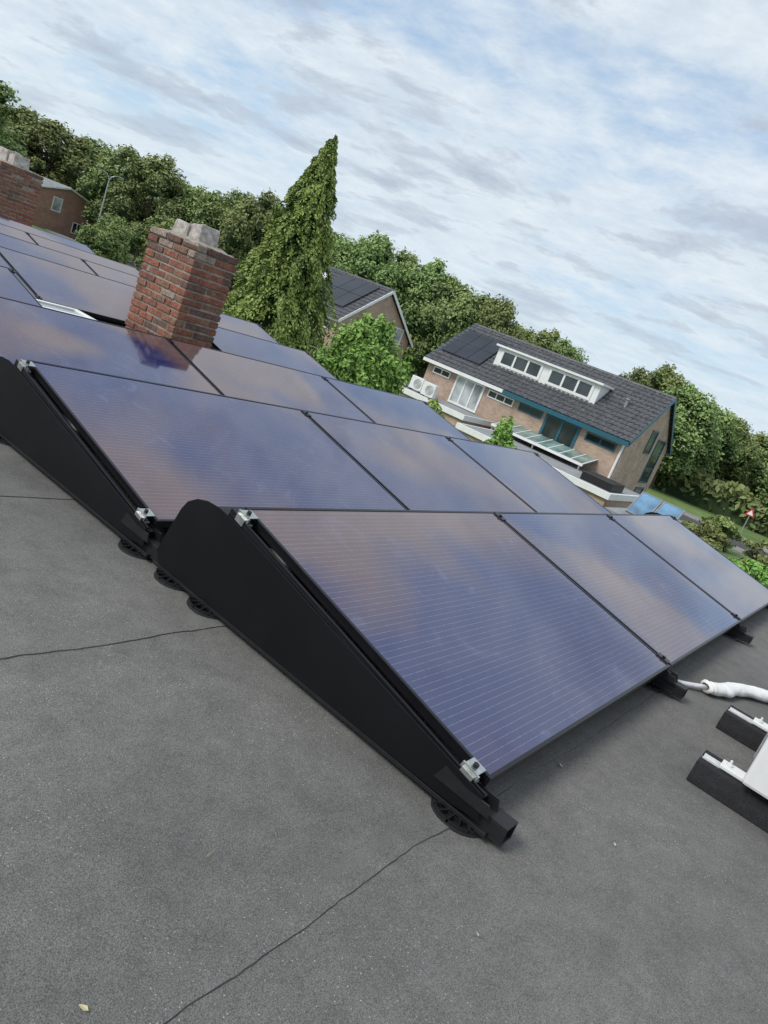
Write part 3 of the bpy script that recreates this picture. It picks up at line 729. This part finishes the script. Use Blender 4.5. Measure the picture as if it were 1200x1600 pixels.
for j,(hd,D,tt,r) in enumerate(spec):
    k=(j*3)%5; H=(.95-GZ)+tt*D
    loc=(cx_+D*math.cos(math.radians(hd)),cy_+D*math.sin(math.radians(hd)),GZ)
    sc=(r/5.2*1.12,r/5.2*1.12,H/15./.97)
    if k not in used:
        used.add(k); o=TREE[k]; o.location=loc; o.scale=sc; o.rotation_euler=(0,0,rr_.uniform(0,6.28))
    else: copything(TREE[k],loc,scale=sc,rotz=rr_.uniform(0,6.28))
N=15000; hd=np.radians(rng.uniform(2,74,N)); D=rng.uniform(142,150,N)
def wt(a): return 2.2+1.3*np.sin(a*31)+1.0*np.sin(a*77+1)+.8*np.sin(a*190)
z=GZ+(wt(hd)-GZ)*rng.random(N)**.6
pos=np.stack([cx_+D*np.cos(hd),cy_+D*np.sin(hd),z],1); nr=np.stack([-np.cos(hd),-np.sin(hd),np.full(N,.6)],1)
cv=[];cf=[]
for i in range(241):
    a=math.radians(2+72*i/240); tz=float(wt(np.array(a)))-.9
    cv+=[(cx_+146*math.cos(a),cy_+146*math.sin(a),GZ),(cx_+147*math.cos(a),cy_+147*math.sin(a),tz)]
for i in range(240): cf.append([2*i,2*i+1,2*i+3,2*i+2])
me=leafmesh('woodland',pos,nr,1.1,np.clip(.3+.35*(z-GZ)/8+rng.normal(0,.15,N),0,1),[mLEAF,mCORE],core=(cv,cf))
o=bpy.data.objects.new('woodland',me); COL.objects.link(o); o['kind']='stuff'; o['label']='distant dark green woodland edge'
def shrub(name,x,y,zb,R_,H_,mats,label,seed,leaf=.12,nl=9,per=700,cat='shrub',trunk=True,z0=.0,group=None,r=.08):
    e=empty(name,(x,y,zb),label=label,cat=cat,group=group)
    if trunk: trunkmesh(H_,R_,seed,r).obj('trunk',mBARK,parent=e,world=False)
    me=build_crown('crown',seed,nl,per,leaf,R_,H_,mats,z0=z0,lo=.24); c=bpy.data.objects.new('crown',me); COL.objects.link(c); c.parent=e
    return e
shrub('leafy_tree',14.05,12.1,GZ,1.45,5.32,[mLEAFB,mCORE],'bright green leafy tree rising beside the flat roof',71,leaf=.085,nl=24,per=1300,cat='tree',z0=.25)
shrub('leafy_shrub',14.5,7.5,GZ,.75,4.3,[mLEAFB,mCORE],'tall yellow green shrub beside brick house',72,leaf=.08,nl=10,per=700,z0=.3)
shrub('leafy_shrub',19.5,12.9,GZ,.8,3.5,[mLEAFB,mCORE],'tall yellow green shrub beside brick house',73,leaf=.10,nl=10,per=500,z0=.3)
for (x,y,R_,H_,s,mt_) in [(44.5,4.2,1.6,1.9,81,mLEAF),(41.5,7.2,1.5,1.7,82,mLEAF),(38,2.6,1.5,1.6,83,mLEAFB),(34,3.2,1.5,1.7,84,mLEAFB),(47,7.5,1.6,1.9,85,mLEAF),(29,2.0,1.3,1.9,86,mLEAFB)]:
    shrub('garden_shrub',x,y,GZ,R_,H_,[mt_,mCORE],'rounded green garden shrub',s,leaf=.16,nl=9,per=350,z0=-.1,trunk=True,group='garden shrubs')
def hedge(x0,x1,y0,y1,h,n,label,mat=mLEAF):
    e=empty('hedge',((x0+x1)/2,(y0+y1)/2,GZ),label=label,cat='hedge')
    p=np.stack([rng.uniform(x0,x1,n),rng.uniform(y0,y1,n),GZ+h*rng.random(n)**.6],1); 
    p[:,2]+=.25*h*np.sin(p[:,1]*.9)*np.sin(p[:,1]*.37+1)
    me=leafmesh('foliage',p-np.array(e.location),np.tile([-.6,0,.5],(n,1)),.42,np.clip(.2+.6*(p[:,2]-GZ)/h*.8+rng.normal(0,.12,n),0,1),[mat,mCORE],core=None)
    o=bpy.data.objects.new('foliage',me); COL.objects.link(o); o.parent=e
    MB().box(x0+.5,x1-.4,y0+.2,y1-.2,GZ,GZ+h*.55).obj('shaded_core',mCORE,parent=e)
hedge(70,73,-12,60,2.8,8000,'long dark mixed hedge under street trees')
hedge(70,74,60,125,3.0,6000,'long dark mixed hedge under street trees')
# conifer: tiers of drooping sprays round a straight leader
HC=10.78; xc,yc=17.80,19.72
e=empty('conifer_tree',(xc,yc,GZ),label='tall pointed yellow green conifer with drooping sprays',cat='tree')
m=MB(); m.cyl((0,0,-.05),(0,0,3),.3,.22,10); m.cyl((0,0,3),(0,0,10),.22,.03,8); m.obj('trunk',mBARK,parent=e,world=False)
P_=[];N_=[];T_=[];HG=[]
r2=np.random.default_rng(11)
def prof(tt,a): return 2.75*(1-tt)**.80*(1+.08*math.sin(3*a+tt*9)+.08*math.sin(5*a-tt*23)+.05*math.sin(2*a+tt*41))
nb=640
for i in range(nb):
    tt=.17+.815*(i/nb)**1.0; a=i*2.39996+r2.normal(0,.25)
    R_=prof(tt,a)*(1+r2.normal(0,.11)); z=tt*HC
    cs=np.array([math.cos(a),math.sin(a),0]); sd=np.array([-math.sin(a),math.cos(a),0])
    n=int(55+170*(1-tt)); q=r2.random(n)**.6
    wdt=(.13+.28*(1-tt))*(1.05-.5*q)
    s_=r2.normal(0,1,n)*wdt*.6
    pp=cs[None,:]*(R_*(.35+.70*q))[:,None]+sd[None,:]*s_[:,None]
    pp[:,2]+=z+.22*R_*np.sin(q*2.6)-.30*R_*q**2-np.abs(r2.normal(0,.10+.1*(1-tt),n))-np.abs(s_)*.4
    bt=r2.normal(0,.13)
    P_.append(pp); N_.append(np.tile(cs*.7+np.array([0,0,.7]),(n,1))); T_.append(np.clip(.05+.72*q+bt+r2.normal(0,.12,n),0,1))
    HG.append(np.tile(cs*.7+np.array([0,0,-.55]),(n,1)))
for i in range(24):
    tt=i/23; c=np.array([.03*tt,-.04*tt,HC*(.93+.065*tt)]); n=18
    P_.append(c+r2.normal(0,.10*(1.2-tt),(n,3))*np.array([1,1,.8])); N_.append(r2.normal(0,1,(n,3))); T_.append(np.clip(r2.normal(.5,.15,n),0,1)); HG.append(np.tile([0.2,0,-.8],(n,1)))
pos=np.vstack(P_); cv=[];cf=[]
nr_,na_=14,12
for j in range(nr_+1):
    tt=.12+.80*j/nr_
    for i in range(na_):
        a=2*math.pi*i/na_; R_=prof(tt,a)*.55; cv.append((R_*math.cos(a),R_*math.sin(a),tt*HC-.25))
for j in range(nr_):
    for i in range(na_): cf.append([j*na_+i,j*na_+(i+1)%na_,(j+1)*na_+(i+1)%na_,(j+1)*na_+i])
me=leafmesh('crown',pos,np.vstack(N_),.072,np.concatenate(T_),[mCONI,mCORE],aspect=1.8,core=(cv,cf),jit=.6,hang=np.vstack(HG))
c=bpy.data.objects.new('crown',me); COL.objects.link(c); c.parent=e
